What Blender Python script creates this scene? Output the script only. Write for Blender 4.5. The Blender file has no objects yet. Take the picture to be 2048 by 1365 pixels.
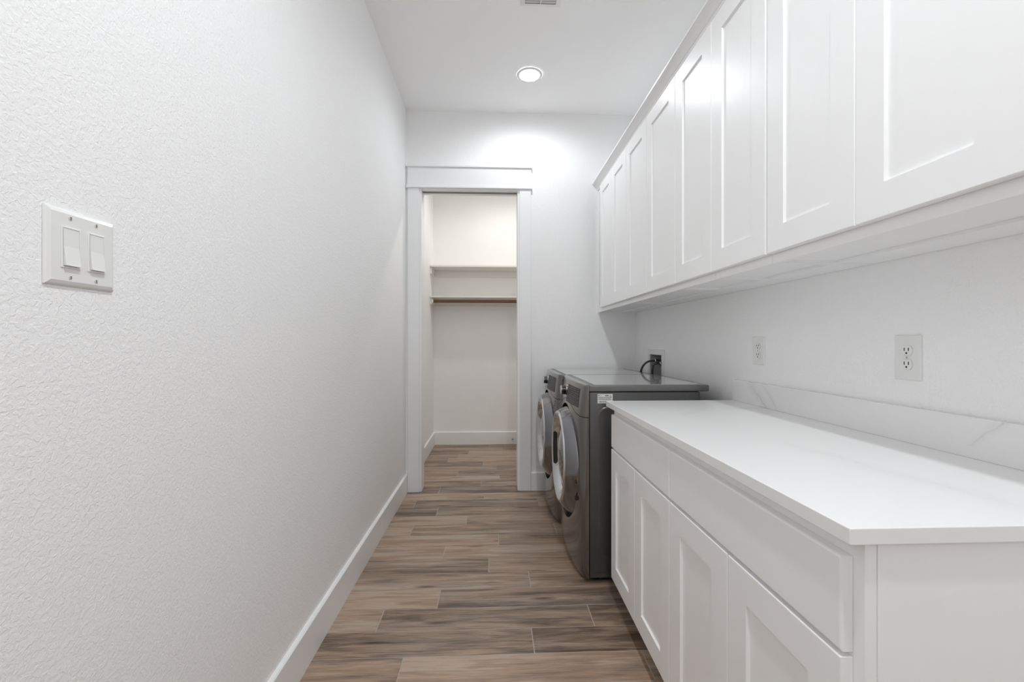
import bpy, bmesh, math, random
from mathutils import Vector, Matrix
random.seed(7)
S = bpy.context.scene
C = S.collection

# ------------------------------------------------------------------ camera, world, exposure
cam = bpy.data.cameras.new('camera'); co = bpy.data.objects.new('camera', cam); C.objects.link(co)
cam.sensor_width = 36.0; cam.lens = 888.0 / 2048.0 * 36.0
cam.shift_y = 1.5 / 2048.0
cam.clip_start = 0.02
co.location = (0, 0, 1.2)
co.rotation_euler = (math.pi / 2, 0, -math.atan(37 / 888.0))
S.camera = co
S.view_settings.view_transform = 'Standard'; S.view_settings.look = 'None'
S.view_settings.gamma = 1.0; S.view_settings.use_curve_mapping = False
S.view_settings.exposure = 1.45
S.cycles.caustics_reflective = False
S.cycles.max_bounces = 16; S.cycles.diffuse_bounces = 12; S.cycles.glossy_bounces = 6
w = bpy.data.worlds.new('world'); S.world = w; w.use_nodes = True
w.node_tree.nodes['Background'].inputs[0].default_value = (0.97, 0.985, 1.0, 1)
w.node_tree.nodes['Background'].inputs[1].default_value = 1.0
LAMP = 6.5            # watts of the hall downlights
CLOSET_LAMP = 11.5
NEAR_LAMP = 28.0
REAR_LAMP = 12.0

# ------------------------------------------------------------------ dimensions
XL, XR = -0.70, 1.168
YB, YC, YR = 3.58, 5.215, -3.2          # partition, closet back wall, open rear end
ZC = 3.05
WT = 0.14                                # partition thickness

# ------------------------------------------------------------------ materials
def mat(name, col, rough=0.5, metal=0.0, spec=0.5, coat=0.0, emit=None, estr=0.0):
    m = bpy.data.materials.new(name); m.use_nodes = True
    b = m.node_tree.nodes['Principled BSDF']
    b.inputs['Base Color'].default_value = (*col, 1)
    b.inputs['Roughness'].default_value = rough
    b.inputs['Metallic'].default_value = metal
    b.inputs['Specular IOR Level'].default_value = spec
    b.inputs['Coat Weight'].default_value = coat
    if emit:
        b.inputs['Emission Color'].default_value = (*emit, 1)
        b.inputs['Emission Strength'].default_value = estr
    return m

def N(m, t, **kw):
    n = m.node_tree.nodes.new(t)
    for k, v in kw.items():
        if k in n.inputs: n.inputs[k].default_value = v
        else: setattr(n, k, v)
    return n
def L(m, a, b): m.node_tree.links.new(a, b)
def ramp(m, pts):
    r = N(m, 'ShaderNodeValToRGB'); e = r.color_ramp.elements
    while len(e) < len(pts): e.new(0.5)
    for i, (p, c) in enumerate(pts):
        e[i].position = p; e[i].color = (*c, 1) if len(c) == 3 else c
    return r

def textured_paint(name, col, dist=0.0016, scale=95.0, rough=0.6):
    m = mat(name, col, rough, spec=0.3); b = m.node_tree.nodes['Principled BSDF']
    tc = N(m, 'ShaderNodeTexCoord')
    n1 = N(m, 'ShaderNodeTexNoise', Scale=scale, Detail=3.0, Roughness=0.55, Distortion=0.6)
    L(m, tc.outputs['Object'], n1.inputs['Vector'])
    r = ramp(m, [(0.40, (0, 0, 0)), (0.60, (1, 1, 1))]); L(m, n1.outputs['Fac'], r.inputs['Fac'])
    n2 = N(m, 'ShaderNodeTexNoise', Scale=scale * 3.2, Detail=2.0); L(m, tc.outputs['Object'], n2.inputs['Vector'])
    mx = N(m, 'ShaderNodeMath', operation='MULTIPLY_ADD'); L(m, n2.outputs['Fac'], mx.inputs[0]); mx.inputs[1].default_value = 0.35
    L(m, r.outputs['Color'], mx.inputs[2])
    bp = N(m, 'ShaderNodeBump', Strength=0.6, Distance=dist); L(m, mx.outputs[0], bp.inputs['Height'])
    L(m, bp.outputs['Normal'], b.inputs['Normal'])
    return m

M = {}
M['wall'] = textured_paint('wall_paint', (0.90, 0.90, 0.90), 0.0008, 120)
M['ceil'] = textured_paint('ceiling_paint', (0.94, 0.94, 0.94), 0.0004, 90)
M['closet'] = textured_paint('closet_paint', (0.90, 0.90, 0.895), 0.0008, 120)
M['trim'] = mat('trim_enamel', (0.87, 0.875, 0.88), 0.32)
M['cab'] = mat('cabinet_enamel', (0.885, 0.885, 0.885), 0.36)
M['cabshade'] = mat('toe_kick_shade', (0.30, 0.24, 0.20), 0.45)  # toe kick coloured dark to paint in the shade of its recess
M['plastic'] = mat('white_plastic', (0.80, 0.80, 0.79), 0.25)
M['slot'] = mat('dark_slot', (0.01, 0.01, 0.01), 0.7)
M['screw'] = mat('painted_screw', (0.62, 0.62, 0.60), 0.35)
M['grout'] = mat('grout', (0.44, 0.39, 0.34), 0.85)
M['lens'] = mat('lamp_lens', (1, 1, 1), 0.5, emit=(0.93, 0.968, 1.0), estr=14.0)
M['lens_near'] = mat('lamp_lens_near', (1, 1, 1), 0.5, emit=(0.93, 0.968, 1.0), estr=14.0)
M['lens_rear'] = mat('lamp_lens_rear', (1, 1, 1), 0.5, emit=(0.93, 0.968, 1.0), estr=14.0)
M['lens_warm'] = mat('closet_lamp_lens', (1, 1, 1), 0.5, emit=(1.0, 0.97, 0.92), estr=4.0)
M['vent'] = mat('vent_enamel', (0.78, 0.78, 0.77), 0.4)
M['ventdark'] = mat('vent_throat', (0.06, 0.06, 0.06), 0.8)
M['rod'] = mat('rod_wood', (0.15, 0.085, 0.055), 0.4)
M['shelf'] = mat('shelf_enamel', (0.78, 0.765, 0.73), 0.4)
M['steel'] = mat('graphite_steel', (0.19, 0.183, 0.176), 0.16, metal=0.9, coat=0.35)
M['side'] = mat('graphite_side_paint', (0.10, 0.099, 0.097), 0.25, metal=0.5)
M['lid'] = mat('lid_grey', (0.16, 0.16, 0.157), 0.3, metal=0.2)
M['lidglass'] = mat('lid_gloss', (0.46, 0.46, 0.455), 0.09, metal=0.2, coat=0.6)
M['chrome'] = mat('door_chrome', (0.66, 0.67, 0.69), 0.13, metal=1.0)
M['bezel'] = mat('door_bezel_metal', (0.25, 0.25, 0.26), 0.13, metal=1.0)
M['smoke'] = mat('smoked_glass', (0.05, 0.048, 0.047), 0.04, metal=0.3, spec=0.8, coat=1.0)
M['black'] = mat('black_plastic', (0.012, 0.012, 0.013), 0.25)
M['display'] = mat('display_panel', (0.018, 0.018, 0.02), 0.45)
M['mark'] = mat('silk_screen_grey', (0.22, 0.22, 0.22), 0.4)
M['galv'] = mat('galvanised_grey', (0.42, 0.42, 0.415), 0.4, metal=0.0)
M['hose'] = mat('braided_grey_hose', (0.055, 0.056, 0.058), 0.42)
M['brass'] = mat('nickel_valve', (0.45, 0.44, 0.42), 0.2, metal=1.0)
M['paper'] = mat('label_paper', (0.78, 0.78, 0.77), 0.5)
M['ink'] = mat('label_ink', (0.03, 0.03, 0.03), 0.6)
M['satin'] = mat('satin_nickel', (0.35, 0.34, 0.33), 0.35, metal=1.0)
M['rubber'] = mat('white_rubber', (0.75, 0.75, 0.73), 0.6)

# wood look porcelain planks: grain and knots on each plank, own tone per plank
def wood():
    m = mat('wood_look_porcelain', (0.3, 0.2, 0.15), 0.36, spec=0.45); b = m.node_tree.nodes['Principled BSDF']
    tc = N(m, 'ShaderNodeTexCoord'); oi = N(m, 'ShaderNodeObjectInfo')
    mul = N(m, 'ShaderNodeMath', operation='MULTIPLY'); L(m, oi.outputs['Random'], mul.inputs[0]); mul.inputs[1].default_value = 57.0
    def noise(sx, sy, det, dist=0.0, rough=0.55):
        mp = N(m, 'ShaderNodeMapping'); mp.inputs['Scale'].default_value = (sx, sy, 1)
        L(m, tc.outputs['Object'], mp.inputs['Vector'])
        n = N(m, 'ShaderNodeTexNoise', noise_dimensions='4D', Scale=1.0, Detail=det, Roughness=rough, Distortion=dist)
        L(m, mp.outputs[0], n.inputs['Vector']); L(m, mul.outputs[0], n.inputs['W'])
        return n
    broad = noise(2.0, 19, 4.0, 0.9, 0.6)
    fine = noise(6, 160, 5.0, 0.8, 0.7)
    tone = ramp(m, [(0.30, (0.10, 0.067, 0.049)), (0.42, (0.195, 0.136, 0.100)), (0.51, (0.30, 0.214, 0.157)), (0.60, (0.38, 0.257, 0.174)), (0.73, (0.46, 0.36, 0.28))])
    a = N(m, 'ShaderNodeMath', operation='MULTIPLY_ADD'); L(m, fine.outputs['Fac'], a.inputs[0]); a.inputs[1].default_value = 0.62
    L(m, broad.outputs['Fac'], a.inputs[2])
    s = N(m, 'ShaderNodeMath', operation='MULTIPLY_ADD'); L(m, oi.outputs['Random'], s.inputs[0]); s.inputs[1].default_value = 0.27; s.inputs[2].default_value = -0.39
    t = N(m, 'ShaderNodeMath', operation='ADD'); L(m, a.outputs[0], t.inputs[0]); L(m, s.outputs[0], t.inputs[1])
    L(m, t.outputs[0], tone.inputs['Fac'])
    # grey wash on some areas
    gw = noise(1.3, 5, 1.0); gr = ramp(m, [(0.48, (0, 0, 0)), (0.66, (0.6, 0.6, 0.6))]); L(m, gw.outputs['Fac'], gr.inputs['Fac'])
    hsv = N(m, 'ShaderNodeHueSaturation', Saturation=0.62, Value=0.98); L(m, tone.outputs['Color'], hsv.inputs['Color'])
    mx = N(m, 'ShaderNodeMix', data_type='RGBA'); L(m, gr.outputs['Color'], mx.inputs[0]); L(m, tone.outputs['Color'], mx.inputs[6]); L(m, hsv.outputs['Color'], mx.inputs[7])
    # knots
    mp = N(m, 'ShaderNodeMapping'); mp.inputs['Scale'].default_value = (1.9, 9.0, 1); L(m, tc.outputs['Object'], mp.inputs['Vector'])
    ad = N(m, 'ShaderNodeVectorMath', operation='ADD'); L(m, mp.outputs[0], ad.inputs[0])
    cb = N(m, 'ShaderNodeCombineXYZ'); L(m, mul.outputs[0], cb.inputs[0]); L(m, mul.outputs[0], cb.inputs[1]); L(m, cb.outputs[0], ad.inputs[1])
    wob = N(m, 'ShaderNodeVectorMath', operation='MULTIPLY_ADD'); L(m, fine.outputs['Color'], wob.inputs[0]); wob.inputs[1].default_value = (0.25, 0.25, 0); L(m, ad.outputs[0], wob.inputs[2])
    vo = N(m, 'ShaderNodeTexVoronoi', voronoi_dimensions='2D', Scale=0.62); L(m, wob.outputs[0], vo.inputs['Vector'])
    kr = ramp(m, [(0.02, (0.22, 0.19, 0.18)), (0.09, (1, 1, 1))]); L(m, vo.outputs['Distance'], kr.inputs['Fac'])
    mm = N(m, 'ShaderNodeMix', data_type='RGBA', blend_type='MULTIPLY'); mm.inputs[0].default_value = 0.85
    L(m, mx.outputs[2], mm.inputs[6]); L(m, kr.outputs['Color'], mm.inputs[7])
    L(m, mm.outputs[2], b.inputs['Base Color'])
    bp = N(m, 'ShaderNodeBump', Strength=0.25, Distance=0.0006); L(m, fine.outputs['Fac'], bp.inputs['Height']); L(m, bp.outputs['Normal'], b.inputs['Normal'])
    return m
M['plank'] = wood()

def quartz():
    """white quartz with a few soft grey veins, each a wavering sheet through the slab"""
    m = mat('veined_quartz', (0.88, 0.88, 0.88), 0.17, spec=0.5); b = m.node_tree.nodes['Principled BSDF']
    g = N(m, 'ShaderNodeNewGeometry')
    wv = N(m, 'ShaderNodeTexNoise', Scale=5.0, Detail=6.0, Roughness=0.6); L(m, g.outputs['Position'], wv.inputs['Vector'])
    br = N(m, 'ShaderNodeTexNoise', Scale=7.0, Detail=2.0); L(m, g.outputs['Position'], br.inputs['Vector'])
    brk = ramp(m, [(0.38, (0, 0, 0)), (0.58, (1, 1, 1))]); L(m, br.outputs['Fac'], brk.inputs['Fac'])
    tot = None
    def M2(op, a, c, clamp=False):
        n = N(m, 'ShaderNodeMath', operation=op); n.use_clamp = clamp
        for k, v in enumerate((a, c)):
            if isinstance(v, (int, float)): n.inputs[k].default_value = v
            else: L(m, v, n.inputs[k])
        return n.outputs[0]
    # (normal, offset, waviness, thin strength, halo width, halo strength, end point, reach)
    for nrm, c, wav, st, hw, hs, mid, reach in (
            ((0, 1, -1.28), 1.89 - 1.28 * 0.97, 0.10, 0.34, 0.05, 0.13, (1.10, 1.88, 0.96), 0.17),
            ((0.3, 1, -1.0), 1.80 + 0.345 - 0.97, 0.12, 0.20, 0.03, 0.06, (1.10, 1.82, 0.96), 0.20),
            ((1, 0.18, 0), 0.79 + 0.18 * 1.26, 0.08, 0.10, 0.05, 0.07, (0.84, 0.90, 0.92), 0.42),
            ((1, -0.9, 0), 0.80 - 0.9 * 1.75, 0.14, 0.13, 0.04, 0.05, (0.82, 1.78, 0.92), 0.22),
            ((0, 1, 1.1), 0.99 + 1.1 * 0.99, 0.09, 0.34, 0.02, 0.10, (1.147, 0.97, 1.0), 0.09)):
        d = N(m, 'ShaderNodeVectorMath', operation='DOT_PRODUCT'); L(m, g.outputs['Position'], d.inputs[0]); d.inputs[1].default_value = nrm
        f = M2('SUBTRACT', d.outputs['Value'], c + wav * 0.5)
        f = M2('ABSOLUTE', M2('ADD', f, M2('MULTIPLY', wv.outputs['Fac'], wav)), 0)
        thin = M2('MULTIPLY', M2('SUBTRACT', 1.0, M2('DIVIDE', f, 0.0035), True), st)
        thin = M2('MULTIPLY', thin, brk.outputs['Color'])
        halo = M2('MULTIPLY', M2('SUBTRACT', 1.0, M2('DIVIDE', f, hw), True), hs)
        di = N(m, 'ShaderNodeVectorMath', operation='DISTANCE'); L(m, g.outputs['Position'], di.inputs[0]); di.inputs[1].default_value = mid
        fade = M2('MULTIPLY', M2('SUBTRACT', 1.0, M2('DIVIDE', di.outputs['Value'], reach), True), 2.0, True)
        v = M2('MULTIPLY', M2('ADD', thin, halo), fade)
        tot = v if tot is None else M2('ADD', tot, v)
    mx = N(m, 'ShaderNodeMix', data_type='RGBA'); L(m, tot, mx.inputs[0]); mx.inputs[6].default_value = (0.84, 0.84, 0.84, 1); mx.inputs[7].default_value = (0.30, 0.29, 0.28, 1)
    L(m, mx.outputs[2], b.inputs['Base Color'])
    return m
M['quartz'] = quartz()

# ------------------------------------------------------------------ helpers
def add_box(bm, x0, x1, y0, y1, z0, z1, bev=0.0, seg=2):
    r = bmesh.ops.create_cube(bm, size=1.0); vs = r['verts']
    for v in vs:
        v.co = Vector(((x0 + x1) / 2 + v.co.x * (x1 - x0), (y0 + y1) / 2 + v.co.y * (y1 - y0), (z0 + z1) / 2 + v.co.z * (z1 - z0)))
    if bev > 0:
        es = {e for v in vs for e in v.link_edges}
        bmesh.ops.bevel(bm, geom=list(es), offset=bev, segments=seg, affect='EDGES', profile=0.5)
def box(*a, **k):
    bm = bmesh.new(); add_box(bm, *a, **k); return bm
def boxes(lst, bev=0.0):
    bm = bmesh.new()
    for b in lst: add_box(bm, *b, bev=bev)
    return bm
def prism(poly, a0, a1, axis):
    """extrude a 2D polygon along an axis; axis 'y': poly is (x,z); 'x': poly is (y,z); 'z': (x,y)"""
    bm = bmesh.new()
    def P(p, a): return {'y': (p[0], a, p[1]), 'x': (a, p[0], p[1]), 'z': (p[0], p[1], a)}[axis]
    v0 = [bm.verts.new(P(p, a0)) for p in poly]; v1 = [bm.verts.new(P(p, a1)) for p in poly]
    n = len(poly)
    for i in range(n): bm.faces.new((v0[i], v0[(i + 1) % n], v1[(i + 1) % n], v1[i]))
    bm.faces.new(v0); bm.faces.new(v1[::-1])
    bmesh.ops.recalc_face_normals(bm, faces=bm.faces[:]); return bm
def loft(rings, close_first=True, close_last=True, closed=True):
    bm = bmesh.new(); V = [[bm.verts.new(p) for p in r] for r in rings]; n = len(rings[0])
    for a, b in zip(V, V[1:]):
        for i in range(n if closed else n - 1): bm.faces.new((a[i], a[(i + 1) % n], b[(i + 1) % n], b[i]))
    if close_first: bm.faces.new(V[0])
    if close_last: bm.faces.new(V[-1][::-1])
    bmesh.ops.recalc_face_normals(bm, faces=bm.faces[:]); return bm
def circ(c, r, axis, n=32, ry=1.0):
    out = []
    for i in range(n):
        a = 2 * math.pi * i / n; u, v = r * math.cos(a) * ry, r * math.sin(a)
        out.append({'x': (c[0], c[1] + u, c[2] + v), 'y': (c[0] + u, c[1], c[2] + v), 'z': (c[0] + u, c[1] + v, c[2])}[axis])
    return out
def cyl(c, r, axis, h, n=32):
    d = {'x': (h, 0, 0), 'y': (0, h, 0), 'z': (0, 0, h)}[axis]
    return loft([circ(c, r, axis, n), circ((c[0] + d[0], c[1] + d[1], c[2] + d[2]), r, axis, n)])
def tube(pts, r, n=12):
    P = [Vector(p) for p in pts]; rings = []; up = Vector((0.3, 1, 0.1)).normalized()
    for i, p in enumerate(P):
        t = (P[min(i + 1, len(P) - 1)] - P[max(i - 1, 0)]).normalized()
        a = t.cross(up).normalized(); b = t.cross(a)
        rings.append([tuple(p + a * r * math.cos(2 * math.pi * k / n) + b * r * math.sin(2 * math.pi * k / n)) for k in range(n)])
    return loft(rings)
def bez(p0, p1, p2, p3, n=20):
    o = []
    for i in range(n + 1):
        t = i / n; o.append(tuple((1 - t) ** 3 * a + 3 * (1 - t) ** 2 * t * b + 3 * (1 - t) * t * t * c + t ** 3 * d for a, b, c, d in zip(p0, p1, p2, p3)))
    return o
def obj(name, bm, m, parent=None, smooth=None):
    """links bm as ONE mesh; world coordinates are kept under a parent that sits at its base"""
    me = bpy.data.meshes.new(name)
    if isinstance(bm, bmesh.types.BMesh):
        if smooth is not None:
            for f in bm.faces: f.smooth = True
            for e in bm.edges:
                if len(e.link_faces) == 2 and e.calc_face_angle(0) > math.radians(smooth): e.smooth = False
        bm.to_mesh(me); bm.free()
    o = bpy.data.objects.new(name, me); me.materials.append(m if not isinstance(m, str) else M[m]); C.objects.link(o)
    # centre the origin
    n = len(me.vertices)
    lo = [min(v.co[k] for v in me.vertices) for k in range(3)]; hi = [max(v.co[k] for v in me.vertices) for k in range(3)]
    c = Vector(((lo[0] + hi[0]) / 2, (lo[1] + hi[1]) / 2, lo[2])); me.transform(Matrix.Translation(-c))
    o['_w'] = list(c); o.location = c
    if parent is not None:
        o.parent = parent; o.location = c - Vector(wpos(parent))
    return o
def wpos(o): return o['_w'] if '_w' in o else list(o.location)
def thing(name, label, cat, loc, group=None):
    o = bpy.data.objects.new(name, None); C.objects.link(o); o.location = loc; o['_w'] = list(loc); o.empty_display_size = 0.1
    o['label'] = label; o['category'] = cat
    if group: o['group'] = group
    return o
def tag(o, label, cat, group=None):
    o['label'] = label; o['category'] = cat
    if group: o['group'] = group
    return o
def struct(name, bm, m, parent=None, label=None):
    o = obj(name, bm, m, parent)
    if parent is None: o['kind'] = 'structure'
    if label: o['label'] = label
    return o

# ------------------------------------------------------------------ the room
struct('wall_left', box(XL - 0.12, XL, YR, YC + 0.1, -0.05, ZC + 0.12), 'wall', label='long white textured wall on the left')
struct('wall_right', boxes([(XR, XR + 0.14, YR, 3.03, -0.05, ZC + 0.12), (XR, XR + 0.14, 3.26, YC + 0.1, -0.05, ZC + 0.12),
                            (XR, XR + 0.14, 3.03, 3.26, -0.05, 0.90), (XR, XR + 0.14, 3.03, 3.26, 1.108, ZC + 0.12),
                            (XR + 0.12, XR + 0.14, 3.03, 3.26, 0.90, 1.108)]), 'wall', label='white wall behind the cabinets and machines')
OX0, OX1, OZ = -0.592, 0.209, 2.436      # rough opening
struct('wall_partition', boxes([(XL, OX0, YB, YB + WT, 0, ZC), (OX0, XR, YB, YB + WT, OZ, ZC),
                                (OX1, XR, YB, YB + 0.035, 0, OZ), (OX1, XR, YB + WT - 0.035, YB + WT, 0, OZ)]), 'wall', label='white end wall around the closet doorway')
struct('wall_closet_back', box(XL, XR, YC, YC + 0.1, -0.05, ZC + 0.12), 'closet', label='cream white back wall of the closet')
struct('wall_rear', box(XL, XR, YR - 0.1, YR, -0.05, ZC + 0.12), 'wall', label='white wall behind the viewpoint, out of the picture')
struct('ceiling', box(XL, XR, YR, YC, ZC, ZC + 0.12), 'ceil', label='plain white ceiling')

# floor: grout bed with individually laid planks
floor = struct('floor', box(XL, XR, YR, YC, -0.05, -0.0015), 'grout', label='wood-look plank tile floor')
PW, PLn, G = 0.1524, 0.914, 0.0045
row0 = None
f_ = 888.0
def gx(px, py):
    Z = 1.2 * f_ / (py - 684.0); xc = (px - 1024) / f_ * Z; th = math.atan(37 / f_)
    return xc * math.cos(th) + Z * math.sin(th), Z * math.cos(th) - xc * math.sin(th)
# one joint per row, read from the photograph, keyed by a point on it
seen = [(799.8, 1340.5), (1065.4, 1278), (760.7, 1240.9), (877.9, 1196.7), (1058.7, 1156.9), (977.5, 1129.5), (888.4, 1104.1), (997, 1078),
        (824.4, 1060), (933.8, 1039.7), (874.8, 1023.3), (831, 1006.5), (968.5, 992), (879, 980.3), None, (999, 955), (916, 945.2),
        (992, 937.6), (966, 927.7), (896, 921), None, (937, 906.4), (1004, 899), (979, 892.5)]
Y0 = 1.70 * math.cos(math.atan(37 / f_)) + 0.006    # far edge of the bottom row
pk = 0
for r in range(-36, 26):
    ya = Y0 + (r - 1) * PW; yb = ya + PW
    if yb < YR + 0.02 or ya > YC - 0.02: continue
    if 0 <= r < len(seen) and seen[r]: jx = gx(*seen[r])[0]
    else: jx = XL + ((r * 0.618) % 1.0) * PLn
    while jx > XL: jx -= PLn
    while jx < XR:
        x0, x1 = max(jx + G / 2, XL), min(jx + PLn - G / 2, XR)
        y0, y1 = max(ya + G / 2, YR), min(yb - G / 2, YC)
        if x1 - x0 > 0.03:
            p = obj('plank', box(x0, x1, y0, y1, -0.0015, 0.0, bev=0.0006, seg=1), 'plank', floor)
            pk += 1
        jx += PLn

# baseboards
def baseboard(name, a, b, axis, face, into, h=0.145, t=0.017):
    # face: wall plane coordinate, into: direction of the room
    poly = [(face, 0), (face + into * t, 0), (face + into * t, h - 0.004), (face + into * (t - 0.004), h), (face, h)]
    bm = prism(poly, a, b, 'y' if axis == 'y' else 'x')
    return struct(name, bm, 'trim')
baseboard('baseboard_left', YR, YB - 0.001, 'y', XL, 1)['label'] = 'white baseboard along the long left wall'
baseboard('baseboard_back', 0.3025, XR - 0.001, 'x', YB, -1)['label'] = 'white baseboard right of the doorway'
baseboard('baseboard_closet_left', YB + WT + 0.021, YC - 0.0175, 'y', XL, 1)['label'] = 'white baseboard on the closet left wall'
baseboard('baseboard_closet_back', XL, XR, 'x', YC, -1)['label'] = 'white baseboard on the closet back wall'

# door casing
YF = YB - 0.019
casing = struct('trim_1', box(-0.682, -0.592, YF, YB, 0, 2.425, bev=0.002), 'trim', label='white craftsman door casing round the closet doorway')
obj('side_casing', box(0.209, 0.301, YF, YB, 0, 2.425, bev=0.002), 'trim', casing)
obj('lower_fillet', box(-0.694, 0.312, YB - 0.032, YB, 2.4255, 2.444, bev=0.003), 'trim', casing)
obj('header_board', box(-0.684, 0.303, YF - 0.001, YB, 2.4445, 2.592, bev=0.001), 'trim', casing)
obj('header_cap', box(-0.694, 0.312, YB - 0.034, YB, 2.5925, 2.609, bev=0.002), 'trim', casing)
obj('door_jamb', box(-0.592, -0.575, YB - 0.006, YB + WT, 0, 2.42, bev=0.001), 'trim', casing)
obj('door_jamb', box(0.193, 0.209, YB - 0.006, YB + 0.045, 0, 2.42, bev=0.001), 'trim', casing)
obj('door_jamb', box(0.193, 0.209, YB + WT - 0.045, YB + WT, 0, 2.42, bev=0.001), 'trim', casing)
obj('head_jamb', box(-0.592, 0.209, YB - 0.006, YB + 0.045, 2.42, 2.436, bev=0.001), 'trim', casing)
obj('head_jamb', box(-0.592, 0.209, YB + WT - 0.045, YB + WT, 2.42, 2.436, bev=0.001), 'trim', casing)
obj('sliding_track', boxes([(-0.572, 0.19, YB + 0.052, YB + 0.088, 2.432, 2.436), (-0.572, 0.19, YB + 0.052, YB + 0.056, 2.418, 2.432), (-0.572, 0.19, YB + 0.084, YB + 0.088, 2.418, 2.432)]), 'galv', casing)['label'] = 'grey metal sliding door track'
# rear casing on closet side
obj('side_casing', box(-0.682, -0.592, YB + WT, YB + WT + 0.019, 0, 2.425, bev=0.002), 'trim', casing)
obj('side_casing', box(0.209, 0.301, YB + WT, YB + WT + 0.019, 0, 2.425, bev=0.002), 'trim', casing)
# pocket door, pushed back into the wall
door = struct('door_1', box(0.200, 0.955, YB + 0.053, YB + 0.087, 0.012, 2.405, bev=0.001), 'trim', label='white pocket door pushed back into the right of the wall')
obj('edge_pull', boxes([(0.1975, 0.2003, YB + 0.056, YB + 0.084, 0.93, 1.00)], bev=0.001), 'satin', door)['label'] = 'satin nickel edge pull'

# closet shelves
def shelf(z, lab):
    t = thing('closet_shelf', lab, 'shelf', (0.23, YC - 0.15, z))
    obj('shelf_board', box(XL + 0.002, XR - 0.002, YC - 0.30, YC - 0.001, z, z + 0.018, bev=0.001), 'shelf', t)
    obj('side_cleat', box(XL + 0.001, XL + 0.019, YC - 0.285, YC - 0.020, z - 0.075, z - 0.0005, bev=0.001), 'shelf', t)
    obj('back_cleat', box(XL + 0.001, XR - 0.002, YC - 0.019, YC - 0.001, z - 0.075, z - 0.0005, bev=0.001), 'shelf', t)
    return t
shelf(2.026, 'upper white closet shelf, empty, nearest the top of the doorway')
sh = shelf(1.688, 'lower white closet shelf with a hanging rod beneath it')
ry, rz = YC - 0.262, 1.650
rd = thing('closet_rod', 'dark brown wooden hanging rod under the lower closet shelf', 'rod', (0.23, ry, rz - 0.017))
obj('rod', cyl((XL + 0.028, ry, rz), 0.0165, 'x', XR - XL - 0.035, 24), 'rod', rd, smooth=40)
obj('rod_socket', loft([circ((XL + 0.0195, ry, rz), 0.028, 'x', 24), circ((XL + 0.028, ry, rz), 0.026, 'x', 24), circ((XL + 0.036, ry, rz), 0.0195, 'x', 24)]), 'plastic', rd, smooth=40)

# spring door stop seen low beside the right jamb
ds = thing('door_stop', 'small white tipped door stop at the closet floor beside the right jamb', 'door stop', (0.225, 5.09, 0.05))
pts = []
for i in range(121):
    a = i / 120; pts.append((0.225 + 0.006 * math.cos(a * 62), YC - 0.022 - a * 0.062, 0.055 + 0.006 * math.sin(a * 62)))
obj('spring', tube(pts, 0.0013, 6), 'satin', ds)
obj('tip', cyl((0.225, YC - 0.102, 0.055), 0.009, 'y', 0.018, 16), 'rubber', ds, smooth=40)
obj('base', cyl((0.225, YC - 0.0225, 0.055), 0.011, 'y', 0.005, 16), 'satin', ds, smooth=40)

# ------------------------------------------------------------------ ceiling fittings
def downlight(x, y, lab, lens='lens', watts=None, col=(0.93, 0.968, 1.0)):
    t = thing('ceiling_light', lab, 'ceiling light', (x, y, ZC - 0.012))
    z = ZC
    rings = [circ((x, y, z - 0.0005), 0.088, 'z', 48), circ((x, y, z - 0.004), 0.087, 'z', 48), circ((x, y, z - 0.008), 0.080, 'z', 48),
             circ((x, y, z - 0.0075), 0.070, 'z', 48), circ((x, y, z - 0.0035), 0.0665, 'z', 48)]
    obj('trim_ring', loft(rings, close_first=False, close_last=False), 'vent', t, smooth=50)
    obj('lens', loft([circ((x, y, z - 0.0025), 0.0665, 'z', 48), circ((x, y, z - 0.004), 0.066, 'z', 48)]), lens, t)
    sp = bpy.data.lights.new('bulb', 'SPOT'); sp.energy = watts if watts else LAMP; sp.color = col
    sp.spot_size = math.radians(172); sp.spot_blend = 0.55; sp.shadow_soft_size = 0.05
    so = bpy.data.objects.new('bulb', sp); C.objects.link(so); so.parent = t; so.location = (0, 0, -0.012)
    return t
downlight(0.249, 3.065, 'lit round recessed ceiling light above the washing machines')
downlight(0.249, 0.26, 'recessed ceiling light overhead, out of the picture', 'lens_near', NEAR_LAMP)
downlight(0.249, -2.54, 'recessed ceiling light behind the viewpoint', 'lens_rear', REAR_LAMP)
downlight(0.233, 4.35, 'warm recessed ceiling light inside the closet, hidden above the doorway', 'lens_warm', CLOSET_LAMP, (1.0, 0.97, 0.92))

vx0, vx1, vy1 = 0.150, 0.362, 2.435; vy0 = vy1 - 0.30
vt = thing('ceiling_vent', 'white louvred air vent in the ceiling at the top edge', 'vent', ((vx0 + vx1) / 2, (vy0 + vy1) / 2, ZC - 0.01))
def frame_bm(x0, x1, y0, y1, w, z0, z1, drop=0.0):
    bm = bmesh.new(); o = [(x0, y0), (x1, y0), (x1, y1), (x0, y1)]; i_ = [(x0 + w, y0 + w), (x1 - w, y0 + w), (x1 - w, y1 - w), (x0 + w, y1 - w)]
    A = [bm.verts.new((*p, z1)) for p in o]; B = [bm.verts.new((*p, z0 + drop)) for p in o]; Cc = [bm.verts.new((*p, z0)) for p in i_]; D = [bm.verts.new((*p, z1)) for p in i_]
    for k in range(4):
        j = (k + 1) % 4
        for P, Q in ((A, B), (B, Cc), (Cc, D), (D, A)): bm.faces.new((P[k], P[j], Q[j], Q[k]))
    bmesh.ops.recalc_face_normals(bm, faces=bm.faces[:]); return bm
obj('flange', frame_bm(vx0, vx1, vy0, vy1, 0.022, ZC - 0.008, ZC - 0.0005, 0.005), 'vent', vt)
obj('throat', box(vx0 + 0.02, vx1 - 0.02, vy0 + 0.02, vy1 - 0.02, ZC - 0.0015, ZC - 0.0005), 'ventdark', vt)
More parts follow.
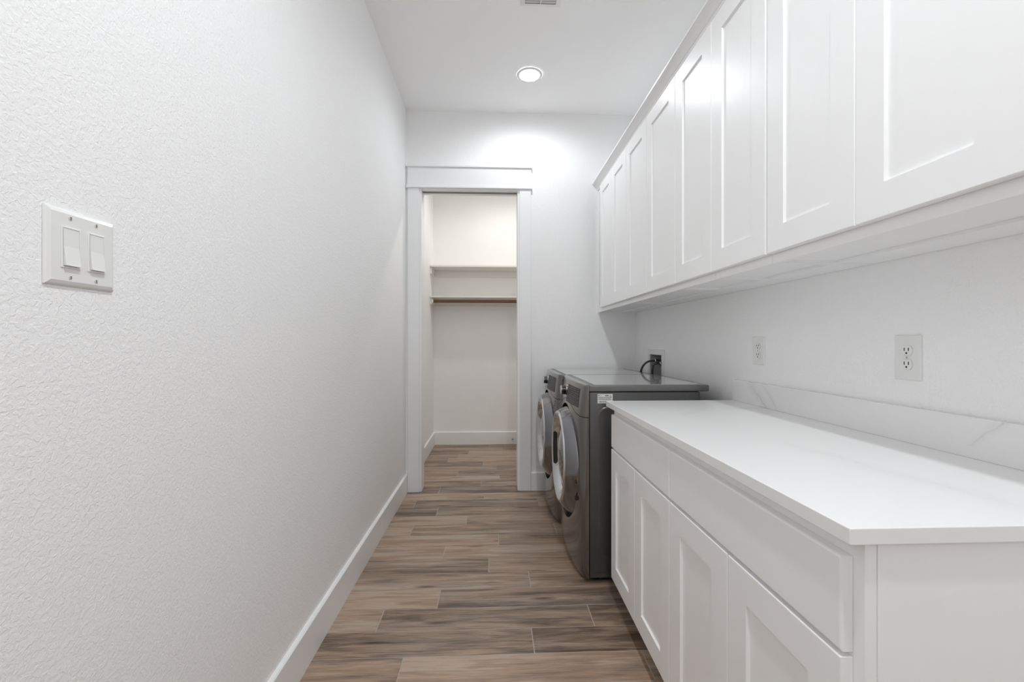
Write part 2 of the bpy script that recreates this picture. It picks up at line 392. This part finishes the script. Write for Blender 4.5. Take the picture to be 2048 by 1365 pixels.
for k in range(15):
    yy = vy0 + 0.024 + k * 0.0170
    bm = prism([(yy + 0.005, ZC - 0.0090), (yy + 0.0065, ZC - 0.0090), (yy + 0.0015, ZC - 0.0025), (yy, ZC - 0.0025)], vx0 + 0.023, vx1 - 0.023, 'x')
    obj('louvre', bm, 'vent', vt)
obj('centre_bar', box((vx0 + vx1) / 2 - 0.0025, (vx0 + vx1) / 2 + 0.0025, vy0 + 0.022, vy1 - 0.022, ZC - 0.012, ZC - 0.0095), 'vent', vt)

# ------------------------------------------------------------------ wall plates
def screw(parent, c, axis, r=0.0032, s=1):
    """slotted screw head"""
    h = 0.0012 * s
    if axis == 'x':
        bm = cyl(c, r, 'x', h, 16); add_box(bm, min(c[0] + h, c[0] + h * 1.1), max(c[0] + h, c[0] + h * 1.1), c[1] - 0.0005, c[1] + 0.0005, c[2] - r * .85, c[2] + r * .85)
    o = obj('screw', bm, 'screw', parent); o['_n'] = 1
    obj('slot', box(min(c[0] + h, c[0] + h * 1.15), max(c[0] + h, c[0] + h * 1.15), c[1] - 0.0006, c[1] + 0.0006, c[2] - r * .8, c[2] + r * .8), 'slot', o)
    return o
# two gang rocker switch on the left wall
sy0 = 0.7 * 888 / 904 + 0.0; sz0, sz1 = 1.0965, 1.2205
th = math.atan(37 / f_)
def wall_y(px, X):   # depth of a point on a wall plane X
    u = (px - 1024) / f_
    return X * (math.cos(th) - u * math.sin(th)) / (math.sin(th) + u * math.cos(th))
sy0, sy1 = wall_y(83, XL), wall_y(223, XL)
zt = 1.2 + (684 - 406) / f_ * (sy0 * math.cos(th) + XL * math.sin(th)); zb = 1.2 + (684 - 566) / f_ * (sy0 * math.cos(th) + XL * math.sin(th))
sw = thing('light_switch', 'white double rocker light switch on the textured left wall', 'light switch', (XL, (sy0 + sy1) / 2, zb))
def plate_bm(face, into, y0, y1, z0, z1, t=0.006, ch=0.007, holes=()):
    d = into
    rings = []
    for off, dep in ((0, 0.0), (0, 0.0022), (ch * 0.35, 0.0045), (ch, t)):
        rings.append([(face + d * dep, y0 + off, z0 + off), (face + d * dep, y1 - off, z0 + off), (face + d * dep, y1 - off, z1 - off), (face + d * dep, y0 + off, z1 - off)])
    return loft(rings)
obj('cover_plate', plate_bm(XL + 0.0005, 1, sy0, sy1, zb, zt, 0.0065, 0.0075), 'plastic', sw)
ym = (sy0 + sy1) / 2; zm = (zb + zt) / 2
for s in (-1, 1):
    yc = ym + s * 0.0235
    xf = XL + 0.0065
    obj('rocker_frame', frame_bm(0, 1, 0, 1, 0.1, 0, 1) if False else (lambda: boxes([
        (xf, xf + 0.0022, yc - 0.0168, yc - 0.0140, zm - 0.0335, zm + 0.0335), (xf, xf + 0.0022, yc + 0.0140, yc + 0.0168, zm - 0.0335, zm + 0.0335),
        (xf, xf + 0.0022, yc - 0.0140, yc + 0.0140, zm - 0.0335, zm - 0.0308), (xf, xf + 0.0022, yc - 0.0140, yc + 0.0140, zm + 0.0308, zm + 0.0335)], bev=0.0006))(), 'plastic', sw)
    # rocker: pressed at the top, standing proud at the bottom
    prof = [(xf, zm - 0.0298), (xf + 0.0066, zm - 0.0298), (xf + 0.0060, zm - 0.0275), (xf + 0.0022, zm + 0.0015), (xf + 0.0020, zm + 0.0298), (xf, zm + 0.0298)]
    rk = obj('rocker', prism(prof, yc - 0.0131, yc + 0.0131, 'y'), 'plastic', sw)
    for z in (zb + 0.0135, zt - 0.0135):
        screw(sw, (XL + 0.0066, yc, z), 'x')

def outlet(px0, px1, pt, pb, lab):
    """duplex outlet on the right wall; px range and top/bottom read at px0"""
    a, b = wall_y(px1, XR), wall_y(px0, XR)
    Z = b * math.cos(th) + XR * math.sin(th)
    z1 = 1.2 + (684 - pt) / f_ * Z; z0 = 1.2 + (684 - pb) / f_ * Z
    yc, zc = (a + b) / 2, (z0 + z1) / 2
    t = thing('wall_outlet', lab, 'outlet', (XR, yc, z0))
    obj('cover_plate', plate_bm(XR - 0.0005, -1, a, b, z0, z1, 0.005, 0.005), 'plastic', t)
    xf = XR - 0.0055
    for s in (-1, 1):
        cz = zc + s * 0.0195
        # face: round sides cut flat at top and bottom
        pts = []
        for i in range(40):
            an = 2 * math.pi * i / 40; y = 0.0172 * math.cos(an); z = max(-0.0140, min(0.0140, 0.0172 * math.sin(an)))
            pts.append((yc + y, cz + z))
        rec = obj('receptacle', prism(pts, xf - 0.0018, xf, 'x'), 'plastic', t)
        obj('outline', prism([(yc + (p[0] - yc) * 1.06, cz + (p[1] - cz) * 1.07) for p in pts], xf - 0.0004, xf, 'x'), 'screw', rec)
        obj('blade_slot', box(xf - 0.0022, xf - 0.0017, yc - 0.0075, yc - 0.0052, cz - 0.001, cz + 0.0078), 'slot', rec)
        obj('blade_slot', box(xf - 0.0022, xf - 0.0017, yc + 0.0052, yc + 0.0075, cz - 0.001, cz + 0.0078), 'slot', rec)
        obj('ground_hole', cyl((xf - 0.0022, yc, cz - 0.0072), 0.0027, 'x', 0.0005, 14), 'slot', rec)
    screw(t, (xf, yc, zc), 'x', 0.003, -1)
    return t
outlet(1792, 1845, 671, 758, 'white duplex outlet nearest the front, above the countertop')
outlet(1507, 1530, 674, 729, 'white duplex outlet further back, between hose box and front outlet')

# hose box in the wall behind the washer
hb = thing('washer_hose_box', 'recessed grey hose box with white frame behind the washing machine', 'outlet box', (XR, 3.14, 0.88))
y0, y1, z0, z1 = 3.03, 3.26, 0.90, 1.108
obj('frame', boxes([(XR - 0.006, XR - 0.0005, 2.985, y0, 0.87, 1.146), (XR - 0.006, XR - 0.0005, y1, 3.30, 0.87, 1.146),
                    (XR - 0.006, XR - 0.0005, y0, y1, z1, 1.146), (XR - 0.006, XR - 0.0005, y0, y1, 0.87, z0)]), 'plastic', hb)
obj('box_liner', boxes([(XR, XR + 0.085, y0 + 0.001, y0 + 0.003, z0 + 0.001, z1 - 0.001), (XR, XR + 0.085, y1 - 0.003, y1 - 0.001, z0 + 0.001, z1 - 0.001),
                        (XR, XR + 0.085, y0 + 0.003, y1 - 0.003, z1 - 0.003, z1 - 0.001), (XR, XR + 0.085, y0 + 0.003, y1 - 0.003, z0 + 0.001, z0 + 0.003),
                        (XR + 0.085, XR + 0.087, y0 + 0.001, y1 - 0.001, z0 + 0.001, z1 - 0.001)]), 'galv', hb)
for yv, zv in ((3.185, 1.06), (3.095, 1.045)):
    vv = obj('valve', loft([circ((XR + 0.083, yv, zv), 0.010, 'x', 16), circ((XR + 0.045, yv, zv), 0.010, 'x', 16), circ((XR + 0.044, yv, zv), 0.013, 'x', 16), circ((XR + 0.028, yv, zv), 0.013, 'x', 16)]), 'brass', hb, smooth=40)
    obj('valve_handle', box(XR + 0.05, XR + 0.058, yv - 0.004, yv + 0.004, zv + 0.010, zv + 0.026, bev=0.002), 'brass', vv)
for (yv, zv, dx, dy, lab) in ((3.185, 1.06, 0.086, 0.045, 'dark grey water hose arching furthest out of the hose box'), (3.095, 1.045, 0.040, 0.02, 'dark grey water hose dropping close beside the hose box')):
    h = thing('water_hose', lab, 'hose', (XR - dx, yv, 0.5))
    p = bez((XR + 0.010, yv, zv), (XR - 0.05, yv + 0.005, zv + 0.012), (XR - dx, yv + dy * .7, zv - 0.03), (XR - dx, yv + dy, 0.955), 22) + \
        bez((XR - dx, yv + dy, 0.955), (XR - dx, yv + dy, 0.86), (XR - 0.035, yv + dy, 0.7), (XR - 0.035, yv + dy, 0.45), 10)[1:]
    obj('hose_tube', tube(p, 0.0075, 14), 'hose', h, smooth=40)
    obj('coupling', loft([circ((XR + 0.027, yv, zv), 0.0155, 'x', 12), circ((XR + 0.008, yv, zv), 0.0155, 'x', 12), circ((XR + 0.004, yv, zv), 0.011, 'x', 12)]), 'brass', h, smooth=40)

# ------------------------------------------------------------------ cabinets
def shaker_bm(xf, y0, y1, z0, z1, t=0.019, st=0.076, rec=0.0075):
    """door facing -x, front plane xf; recessed flat panel, small chamfers"""
    bm = bmesh.new(); c = 0.0025
    def ring(o, x): return [bm.verts.new(p) for p in ((x, y0 + o, z0 + o), (x, y1 - o, z0 + o), (x, y1 - o, z1 - o), (x, y0 + o, z1 - o))]
    R = [ring(0, xf + t), ring(0, xf + c), ring(c * 0.3, xf + c * 0.3), ring(c, xf), ring(st - 0.001, xf), ring(st + 0.0015, xf + rec)]
    for a, b in zip(R, R[1:]):
        for i in range(4): bm.faces.new((a[i], a[(i + 1) % 4], b[(i + 1) % 4], b[i]))
    bm.faces.new(R[-1]); bm.faces.new(R[0][::-1])
    bmesh.ops.recalc_face_normals(bm, faces=bm.faces[:]); return bm
def slab_bm(xf, y0, y1, z0, z1, t=0.019):
    bm = bmesh.new()
    def ring(o, x): return [bm.verts.new(p) for p in ((x, y0 + o, z0 + o), (x, y1 - o, z0 + o), (x, y1 - o, z1 - o), (x, y0 + o, z1 - o))]
    R = [ring(0, xf + t), ring(0, xf + 0.004), ring(0.0012, xf + 0.0012), ring(0.004, xf)]
    for a, b in zip(R, R[1:]):
        for i in range(4): bm.faces.new((a[i], a[(i + 1) % 4], b[(i + 1) % 4], b[i]))
    bm.faces.new(R[-1]); bm.faces.new(R[0][::-1])
    bmesh.ops.recalc_face_normals(bm, faces=bm.faces[:]); return bm

# base cabinets
BX = 0.5665                                  # face frame plane
def base_cab(y0, y1, dy0, dy1, lab, end=False):
    t = thing('base_cabinet', lab, 'cabinet', ((BX + XR) / 2, (y0 + y1) / 2, 0.0))
    zt = 0.894
    obj('carcass', boxes([(BX + 0.0195, XR - 0.002, y0 + (0.0 if not end else 0.0), y0 + 0.018, 0.10, zt), (BX + 0.0195, XR - 0.002, y1 - 0.018, y1, 0.10, zt),
                          (BX + 0.0195, XR - 0.002, y0 + 0.018, y1 - 0.018, 0.10, 0.118), (XR - 0.012, XR - 0.002, y0 + 0.018, y1 - 0.018, 0.118, zt)]), 'cab', t)
    obj('face_frame', boxes([(BX, BX + 0.019, y0, y0 + 0.040, 0.10, zt), (BX, BX + 0.019, y1 - 0.040, y1, 0.10, zt),
                             (BX, BX + 0.019, y0 + 0.040, y1 - 0.040, zt - 0.045, zt), (BX, BX + 0.019, y0 + 0.040, y1 - 0.040, 0.685, 0.725), (BX, BX + 0.019, y0 + 0.040, y1 - 0.040, 0.10, 0.14)]), 'cab', t)
    obj('toe_kick', boxes([(BX + 0.070, BX + 0.085, y0, y1, 0.001, 0.10)]), 'cabshade', t)
    if end:
        obj('end_panel_foot', box(BX + 0.085, XR - 0.002, y0, y0 + 0.018, 0.001, 0.10), 'cab', t)
    m_ = (dy0 + dy1) / 2
    obj('drawer_front', slab_bm(BX - 0.0195, dy0, dy1, 0.711, 0.862), 'cab', t)
    obj('cabinet_door', shaker_bm(BX - 0.0195, dy0, m_ - 0.0012, 0.105, 0.7025), 'cab', t)
    obj('cabinet_door', shaker_bm(BX - 0.0195, m_ + 0.0012, dy1, 0.105, 0.7025), 'cab', t)
    return t
bfar, bmid, bnear = 2.045, 1.360, 0.677
nc = base_cab(0.655, 1.3585, bnear, bmid - 0.0025, 'white base cabinet nearest the front, wide drawer over two doors', True)
base_cab(1.3595, 2.062, bmid + 0.0025, bfar, 'white base cabinet beside the grey dryer, drawer over two doors')
# applied end stile on the near side panel
obj('end_stile', box(BX + 0.0195, BX + 0.032, 0.6535, 0.6549, 0.10, 0.894), 'cab', nc)

ct = obj('countertop', box(0.533, XR - 0.0015, 0.643, 2.085, 0.8945, 0.92, bev=0.0015), 'quartz')
tag(ct, 'white veined quartz countertop on the base cabinets', 'countertop')
bs = obj('backsplash', box(XR - 0.0215, XR - 0.0015, 0.643, 2.085, 0.9203, 1.018, bev=0.0006), 'quartz')
tag(bs, 'low white quartz backsplash strip along the back of the countertop', 'backsplash')

# upper cabinets
UX = 0.852; DZ0, DZ1 = 1.467, 2.425; UZ0, UZ1 = 1.4385, 2.475
def upper_cab(y0, y1, doors, lab):
    t = thing('upper_cabinet', lab, 'cabinet', ((UX + XR) / 2, (y0 + y1) / 2, UZ0))
    X0 = UX + 0.0195
    obj('carcass', boxes([(X0, XR - 0.0015, y0, y0 + 0.016, UZ0 + 0.0005, UZ1), (X0, XR - 0.0015, y1 - 0.016, y1, UZ0 + 0.0005, UZ1),
                          (X0, XR - 0.0015, y0 + 0.016, y1 - 0.016, UZ0 + 0.009, UZ0 + 0.024), (X0, XR - 0.0015, y0 + 0.016, y1 - 0.016, UZ1 - 0.016, UZ1),
                          (XR - 0.008, XR - 0.0015, y0 + 0.016, y1 - 0.016, UZ0 + 0.024, UZ1 - 0.016)]), 'cab', t)
    obj('hanging_rail', box(XR - 0.125, XR - 0.002, y0 + 0.0165, y1 - 0.0165, UZ0 + 0.001, UZ0 + 0.0088), 'cab', t)
    obj('face_frame', boxes([(UX, UX + 0.019, y0, y0 + 0.038, UZ0, UZ1), (UX, UX + 0.019, y1 - 0.038, y1, UZ0, UZ1),
                             (UX, UX + 0.019, y0 + 0.038, y1 - 0.038, UZ0, UZ0 + 0.045), (UX, UX + 0.019, y0 + 0.038, y1 - 0.038, UZ1 - 0.075, UZ1)], bev=0.0008), 'cab', t)
    for a, b in doors:
        obj('cabinet_door', shaker_bm(UX - 0.0205, a, b, DZ0, DZ1, t=0.019), 'cab', t)
    return t
upper_cab(2.768, YB - 0.002, [(3.103, 3.443), (2.759, 3.101)], 'white upper cabinet furthest back, two shaker doors, against the end wall')
upper_cab(2.014, 2.766, [(2.386, 2.757), (2.005, 2.384)], 'white upper cabinet above the near dryer, second two-door unit from the end wall')
upper_cab(1.672, 2.012, [(1.666, 2.002)], 'white single-door upper cabinet above the far end of the countertop')
upper_cab(1.325, 1.670, [(1.327, 1.663)], 'white single-door upper cabinet, the one nearer the front')
upper_cab(0.640, 1.323, [(0.990, 1.318), (0.660, 0.988)], 'white upper cabinet nearest the front, two wide shaker doors, above the front outlet')

# crown moulding: profile in (x,z) swept along y
cx = UX - 0.001
prof = [(cx, 2.4275), (cx - 0.006, 2.4275), (cx - 0.008, 2.431), (cx - 0.008, 2.437), (cx - 0.012, 2.440), (cx - 0.014, 2.444), (cx - 0.014, 2.447),
        (cx - 0.018, 2.449), (cx - 0.021, 2.4535), (cx - 0.025, 2.460), (cx - 0.031, 2.4665), (cx - 0.039, 2.4715), (cx - 0.045, 2.474), (cx - 0.045, 2.477),
        (cx - 0.049, 2.478), (cx - 0.049, 2.488), (cx, 2.488)]
cr = obj('crown_moulding', prism(prof, 0.60, YB - 0.002, 'y'), 'cab')
tag(cr, 'white crown moulding running along the top of the upper cabinets', 'moulding')

# ------------------------------------------------------------------ laundry machines
MW = 0.680
def machine(name, lab, cat, y0, dx, mirror, badge=False, sticker=False):
    t = thing(name, lab, cat, (0.75 + dx, y0 + MW / 2, 0.0))
    yc = y0 + MW / 2; XS = 0.471 + dx; XBK = 1.085 + dx if dx < 0 else 1.085
    ms = -1 if mirror else 1              # +1: handle far, hinge near
    def k(z): return 1.0 if z < 0.78 else 1.0 - 0.48 * min(1, (z - 0.78) / 0.205) ** 1.3
    def FX(u, z):
        u = max(-1, min(1, u)); return XS - (0.032 * math.sqrt(max(0, 1 - abs(u) ** 14)) + 0.030 * (1 - u * u)) * k(z)
    def seam(u):
        s = 0.822 + 0.054 * math.exp(-((abs(u) / 0.58) ** 2.4)); return s
    us = [-1 + 2 * i / 64 for i in range(65)]
    us = sorted(set([round(-1 + 0.004 * i ** 1.35, 5) for i in range(9)] + [round(1 - 0.004 * i ** 1.35, 5) for i in range(9)] + [round(x, 5) for x in us if abs(x) < 0.93]))
    XI = XS + 0.004
    def panel(zlo, zhi, nz, topround=False, botround=False):
        bm = bmesh.new(); cols = []
        for u in us:
            y = yc + u * MW / 2; a, b = zlo(u), zhi(u); col = []
            for j in range(nz + 1):
                z = a + (b - a) * j / nz; x = FX(u, z)
                if botround and z < 0.05: x += 0.010 * (1 - math.sqrt(max(0, 1 - ((0.05 - z) / 0.03) ** 2))) if z > 0.0201 else 0.010
                col.append(bm.verts.new((min(x, XI), y, z)))
            if topround:
                for q in range(1, 6):
                    an = q / 5 * math.pi / 2; rr = 0.012
                    col.append(bm.verts.new((min(FX(u, b) + rr * (1 - math.cos(an)), XI), y, b + rr * math.sin(an))))
                col.append(bm.verts.new((XI, y, b + 0.012)))
            back = [bm.verts.new((XI, y, col[-1].co.z)), bm.verts.new((XI, y, a))]
            cols.append(col + back)
        n = len(cols[0])
        for c0, c1 in zip(cols, cols[1:]):
            for i in range(n): bm.faces.new((c0[i], c0[(i + 1) % n], c1[(i + 1) % n], c1[i]))
        bm.faces.new(cols[0]); bm.faces.new(cols[-1][::-1])
        bmesh.ops.remove_doubles(bm, verts=bm.verts[:], dist=1e-5)
        bmesh.ops.recalc_face_normals(bm, faces=bm.faces[:]); return bm
    ZD = 0.532; YS = 0.93                 # door centre and slight narrowing
    fr = obj('front_panel', panel(lambda u: 0.02, lambda u: seam(u) - 0.0032, 30, botround=True), 'steel', t, smooth=35)
    # cut the round recess for the door
    cut = bpy.data.objects.new('cut', bpy.data.meshes.new('cut')); C.objects.link(cut)
    cb = loft([circ((XS - 0.2, yc, ZD), 0.320, 'x', 96, YS), circ((XS - 0.012, yc, ZD), 0.316, 'x', 96, YS)]); cb.to_mesh(cut.data); cb.free()
    md = fr.modifiers.new('b', 'BOOLEAN'); md.object = cut; md.operation = 'DIFFERENCE'; md.solver = 'EXACT'
    bpy.context.view_layer.update()
    dg = bpy.context.evaluated_depsgraph_get(); nm = bpy.data.meshes.new_from_object(fr.evaluated_get(dg))
    fr.modifiers.clear(); fr.data = nm; bpy.data.objects.remove(cut)
    bm = bmesh.new(); bm.from_mesh(nm)
    for e in bm.edges:
        if len(e.link_faces) == 2: e.smooth = e.calc_face_angle(0) < math.radians(35)
    bm.to_mesh(nm); bm.free()
    cp = obj('control_panel', panel(seam, lambda u: 0.973, 14, topround=True), 'steel', t, smooth=35)
    # body behind the front
    obj('body', boxes([(XI + 0.004, XBK - 0.045, y0 + 0.003, y0 + MW - 0.003, 0.022, 0.947)], bev=0.003), 'side', t, smooth=40)
    # embossed side panels
    for sy, sgn in ((y0 + 0.003, -1), (y0 + MW - 0.003, 1)):
        a, b, c, d, r = XI + 0.043, XBK - 0.10, 0.135, 0.875, 0.05
        def rr(o):
            pts = []
            for (px, pz, a0) in ((b - r, d - r, 0), (a + r, d - r, 90), (a + r, c + r, 180), (b - r, c + r, 270)):
                for q in range(7):
                    an = math.radians(a0 + q * 15); pts.append((px + (r - o) * math.cos(an), pz + (r - o) * math.sin(an)))
            return pts
        rings = [[(p[0], sy, p[1]) for p in rr(0)], [(p[0], sy + sgn * 0.0036, p[1]) for p in rr(0.006)], [(p[0], sy + sgn * 0.004, p[1]) for p in rr(0.008)]]
        obj('side_emboss', loft(rings, close_first=False), 'side', t, smooth=40)
        e0 = XI + 0.02
        obj('corner_rib', boxes([(e0, e0 + 0.004, min(sy, sy + sgn * .0015), max(sy, sy + sgn * .0015), 0.045, 0.12), (e0 + 0.004, e0 + 0.07, min(sy, sy + sgn * .0015), max(sy, sy + sgn * .0015), 0.045, 0.049)]), 'side', t)
    # lid
    lid = obj('lid', box(XI + 0.0005, XBK, y0, y0 + MW, 0.9495, 0.983, bev=0.006, seg=3), 'lid', t, smooth=40)
    obj('lid_inset', box(XI + 0.028, XBK - 0.035, y0 + 0.010, y0 + MW - 0.010, 0.983, 0.9855, bev=0.0008, seg=1), 'lidglass', lid)['label'] = 'glossy grey lid surface'
    for fy in (y0 + 0.05, y0 + MW - 0.05):
        for fx in (XI + 0.04, XBK - 0.10):
            obj('foot', cyl((fx, fy, 0.0005), 0.022, 'z', 0.0213, 20), 'black', t, smooth=40)
    # door: base circle tapers out to a smaller circle set a little higher
    xb = XS - 0.014; xf = XS - 0.108
    def rg(x, r, z, yo=0): return circ((x, yc + yo, z), r, 'x', 96, YS)
    obj('door_gasket', loft([rg(xb, 0.306, ZD), rg(xb - 0.014, 0.306, ZD), rg(xb - 0.014, 0.20, ZD), rg(xb, 0.20, ZD)], False, False), 'black', t, smooth=40)
    obj('door_bezel', loft([rg(xb - 0.015, 0.303, ZD), rg(xb - 0.026, 0.303, ZD), rg(xb - 0.032, 0.299, ZD + 0.001), rg(xf + 0.020, 0.270, ZD + 0.012), rg(xf + 0.009, 0.256, ZD + 0.017)], False, False), 'bezel', t, smooth=40)['label'] = 'darker glossy outer bezel of the door'
    ZR = ZD + 0.018
    ring = obj('door_ring', loft([rg(xf + 0.010, 0.2565, ZD + 0.017), rg(xf + 0.006, 0.255, ZR), rg(xf + 0.001, 0.250, ZR), rg(xf, 0.246, ZR),
                                  rg(xf + 0.001, 0.242, ZR), rg(xf + 0.004, 0.239, ZR), rg(xf + 0.042, 0.200, ZR), rg(xf + 0.050, 0.198, ZR)], False, False), 'chrome', t, smooth=50)
    def dome(r): return xf + 0.043 - 0.036 * (1 - (r / 0.197) ** 2)
    gl = obj('door_glass', loft([rg(dome(q), q, ZR) for q in (0.197, 0.185, 0.17, 0.15, 0.125, 0.10, 0.07, 0.04, 0.012)], False, True), 'smoke', t, smooth=60); gl['label'] = 'dark smoked round door window'
    obj('inner_ring', loft([rg(xf + 0.041, 0.2010, ZR), rg(xf + 0.037, 0.197, ZR), rg(xf + 0.037, 0.188, ZR), rg(dome(0.182) - 0.0005, 0.182, ZR)], False, False), 'black', gl, smooth=60)['label'] = 'black gasket ring round the window'
    # handle pocket let into the inner slope of the ring
    def SP(a, q, off):
        r = 0.2400 - 0.040 * q - 0.72 * off; x = xf + 0.003 + 0.039 * q - 0.69 * off
        return (x, yc + ms * r * math.cos(a) * YS, ZR + r * math.sin(a))
    def pocket(amax, q0, q1, off0, off1, n=28):
        R0, R1 = [], []
        for sgn, rng in ((1, range(n + 1)), (-1, range(n, -1, -1))):
            for i_ in rng:
                a = -amax + 2 * amax * i_ / n; e = max(0.0, (abs(a) - (amax - 0.09)) / 0.09)
                hw = (q1 - q0) / 2 * (math.sqrt(max(0, 1 - e * e)) * 0.97 + 0.03); qm = (q0 + q1) / 2
                R0.append(SP(a, qm + sgn * hw, off0)); R1.append(SP(a, qm + sgn * hw, off1))
        bm = bmesh.new(); A = [bm.verts.new(p) for p in R0]; B = [bm.verts.new(p) for p in R1]; m_ = len(A)
        for i_ in range(m_): bm.faces.new((A[i_], A[(i_ + 1) % m_], B[(i_ + 1) % m_], B[i_]))
        for V in (A, B):
            for i_ in range(n): bm.faces.new((V[i_], V[i_ + 1], V[m_ - 2 - i_], V[m_ - 1 - i_]))
        bmesh.ops.recalc_face_normals(bm, faces=bm.faces[:]); return bm
    obj('handle_rim', pocket(0.52, 0.02, 0.86, -0.001, 0.0025), 'chrome', ring)
    obj('handle_pocket', pocket(0.47, 0.14, 0.74, 0.001, 0.0030), 'black', ring)['label'] = 'black door handle pocket'
    # hinge notches on the other side
    for z in (ZD - 0.085, ZD + 0.0):
        yy = yc - ms * 0.296 * YS
        obj('hinge_notch', box(xb - 0.040, xb - 0.013, min(yy, yy + ms * 0.02), max(yy, yy + ms * 0.02), z - 0.009 - 0.05, z + 0.009 - 0.05, bev=0.002), 'black', t)
    # knob
    ky, kz = yc + 0.085, 0.915; kx = FX(0.25, kz)
    kn = obj('knob', loft([circ((kx + 0.004, ky, kz), 0.027, 'x', 40), circ((kx - 0.025, ky, kz), 0.025, 'x', 40), circ((kx - 0.027, ky, kz), 0.023, 'x', 40)]), 'black', t, smooth=40)
    obj('knob_cap', loft([circ((kx - 0.0262, ky, kz), 0.027, 'x', 40), circ((kx - 0.029, ky, kz), 0.027, 'x', 40), circ((kx - 0.031, ky, kz), 0.024, 'x', 40)]), 'chrome', kn, smooth=40)
    obj('knob_collar', loft([circ((kx + 0.006, ky, kz), 0.038, 'x', 40), circ((kx - 0.003, ky, kz), 0.038, 'x', 40), circ((kx - 0.004, ky, kz), 0.036, 'x', 40)]), 'satin', kn, smooth=40)
    # display following the curved front, with rows of small marks
    ya, yb_, za, zb_ = yc - 0.265, yc + 0.015, 0.862, 0.958
    rings = []
    for i in range(25):
        y = ya + (yb_ - ya) * i / 24; u = (y - yc) / (MW / 2)
        rings.append([(FX(u, za) - 0.0012, y, za), (FX(u, (za + zb_) / 2) - 0.0012, y, (za + zb_) / 2), (FX(u, zb_) - 0.0012, y, zb_), (FX(u, zb_) + 0.004, y, zb_), (FX(u, za) + 0.004, y, za)])
    dp = obj('display', loft(rings), 'display', t, smooth=30)
    mb = bmesh.new(); rnd = random.Random(3)
    for r_ in range(8):
        z = za + 0.008 + r_ * 0.0112
        y = ya + 0.014
        while y < yb_ - 0.02:
            wd = rnd.choice((0.006, 0.010, 0.014)); u = (y - yc) / (MW / 2)
            if rnd.random() < 0.8: add_box(mb, FX(u, z) - 0.0019, FX(u, z) - 0.0010, y, y + wd, z, z + 0.0026)
            y += wd + rnd.choice((0.006, 0.010, 0.016))
    mk = obj('panel_markings', mb, 'mark', dp); mk['kind'] = 'stuff'
    if badge:
        bb = bmesh.new()
        for q, (hh, zz) in enumerate(((0.010, 0.800), (0.007, 0.786), (0.012, 0.770), (0.006, 0.757), (0.010, 0.743))):
            y = y0 + 0.062 + q * 0.0045; u = (y - yc) / (MW / 2)
            add_box(bb, FX(u, zz) - 0.001, FX(u, zz) + 0.002, y - 0.012, y - 0.007, zz, zz + hh * .8)
            add_box(bb, FX(u, zz) - 0.001, FX(u, zz) + 0.002, y, y + 0.005, zz + .001, zz + hh * .7)
        o = obj('front_marking', bb, 'mark', t); o['kind'] = 'stuff'
    if sticker:
        a, b, c, d = 0.518, 0.594, 0.893, 0.939; sy = y0 + 0.003
        st = obj('rating_label', box(a, b, sy - 0.0006, sy, c, d), 'paper', t); st['label'] = 'white rating label with printed text and barcode'
        bb = bmesh.new(); yl = sy - 0.0009; rnd = random.Random(5)
        def ln(x0, x1, z0, z1): add_box(bb, x0, x1, yl, sy - 0.0006, z0, z1)
        ln(a + 0.038, a + 0.056, d - 0.010, d - 0.006)
        for q in range(4):
            x = a + 0.004
            while x < b - 0.008:
                wd = rnd.uniform(0.003, 0.009); ln(x, min(x + wd, b - 0.004), d - 0.0165 - q * 0.0042, d - 0.0148 - q * 0.0042); x += wd + 0.0015
        x = a + 0.006
        while x < a + 0.044:
            wd = rnd.choice((0.0007, 0.0014)); ln(x, x + wd, c + 0.004, c + 0.011); x += wd + rnd.choice((0.0008, 0.0014))
        o = obj('label_print', bb, 'ink', st); o['kind'] = 'stuff'
        obj('logo_disc', cyl((a + 0.0065, sy - 0.0009, d - 0.007), 0.0026, 'y', 0.0003, 20), 'ink', st)
        obj('round_mark', loft([circ((b - 0.010, yl, d - 0.011), 0.0048, 'y', 20), circ((b - 0.010, yl, d - 0.011), 0.0034, 'y', 20)], False, False), 'ink', st)
        cu = bpy.data.curves.new('txt', 'FONT'); cu.body = 'LG'; cu.size = 0.007; cu.extrude = 0.0001
        to = bpy.data.objects.new('txt', cu); C.objects.link(to); bpy.context.view_layer.update()
        me = bpy.data.meshes.new_from_object(to.evaluated_get(bpy.context.evaluated_depsgraph_get())); bpy.data.objects.remove(to)
        me.transform(Matrix.Translation((a + 0.0105, yl, d - 0.0094)) @ Matrix.Rotation(math.pi / 2, 4, 'X'))
        lb = bmesh.new(); lb.from_mesh(me); obj('logo_letters', lb, 'ink', st)
    return t
machine('clothes_dryer', 'graphite front-loading dryer beside the countertop, label on its side', 'dryer', 2.190, 0.0, False, sticker=True)
machine('washing_machine', 'graphite front-loading washing machine against the end wall, behind the dryer', 'washing machine', 2.884, -0.025, True, badge=True)

for o in bpy.data.objects:
    for key in ('_w', '_n'):
        if key in o: del o[key]
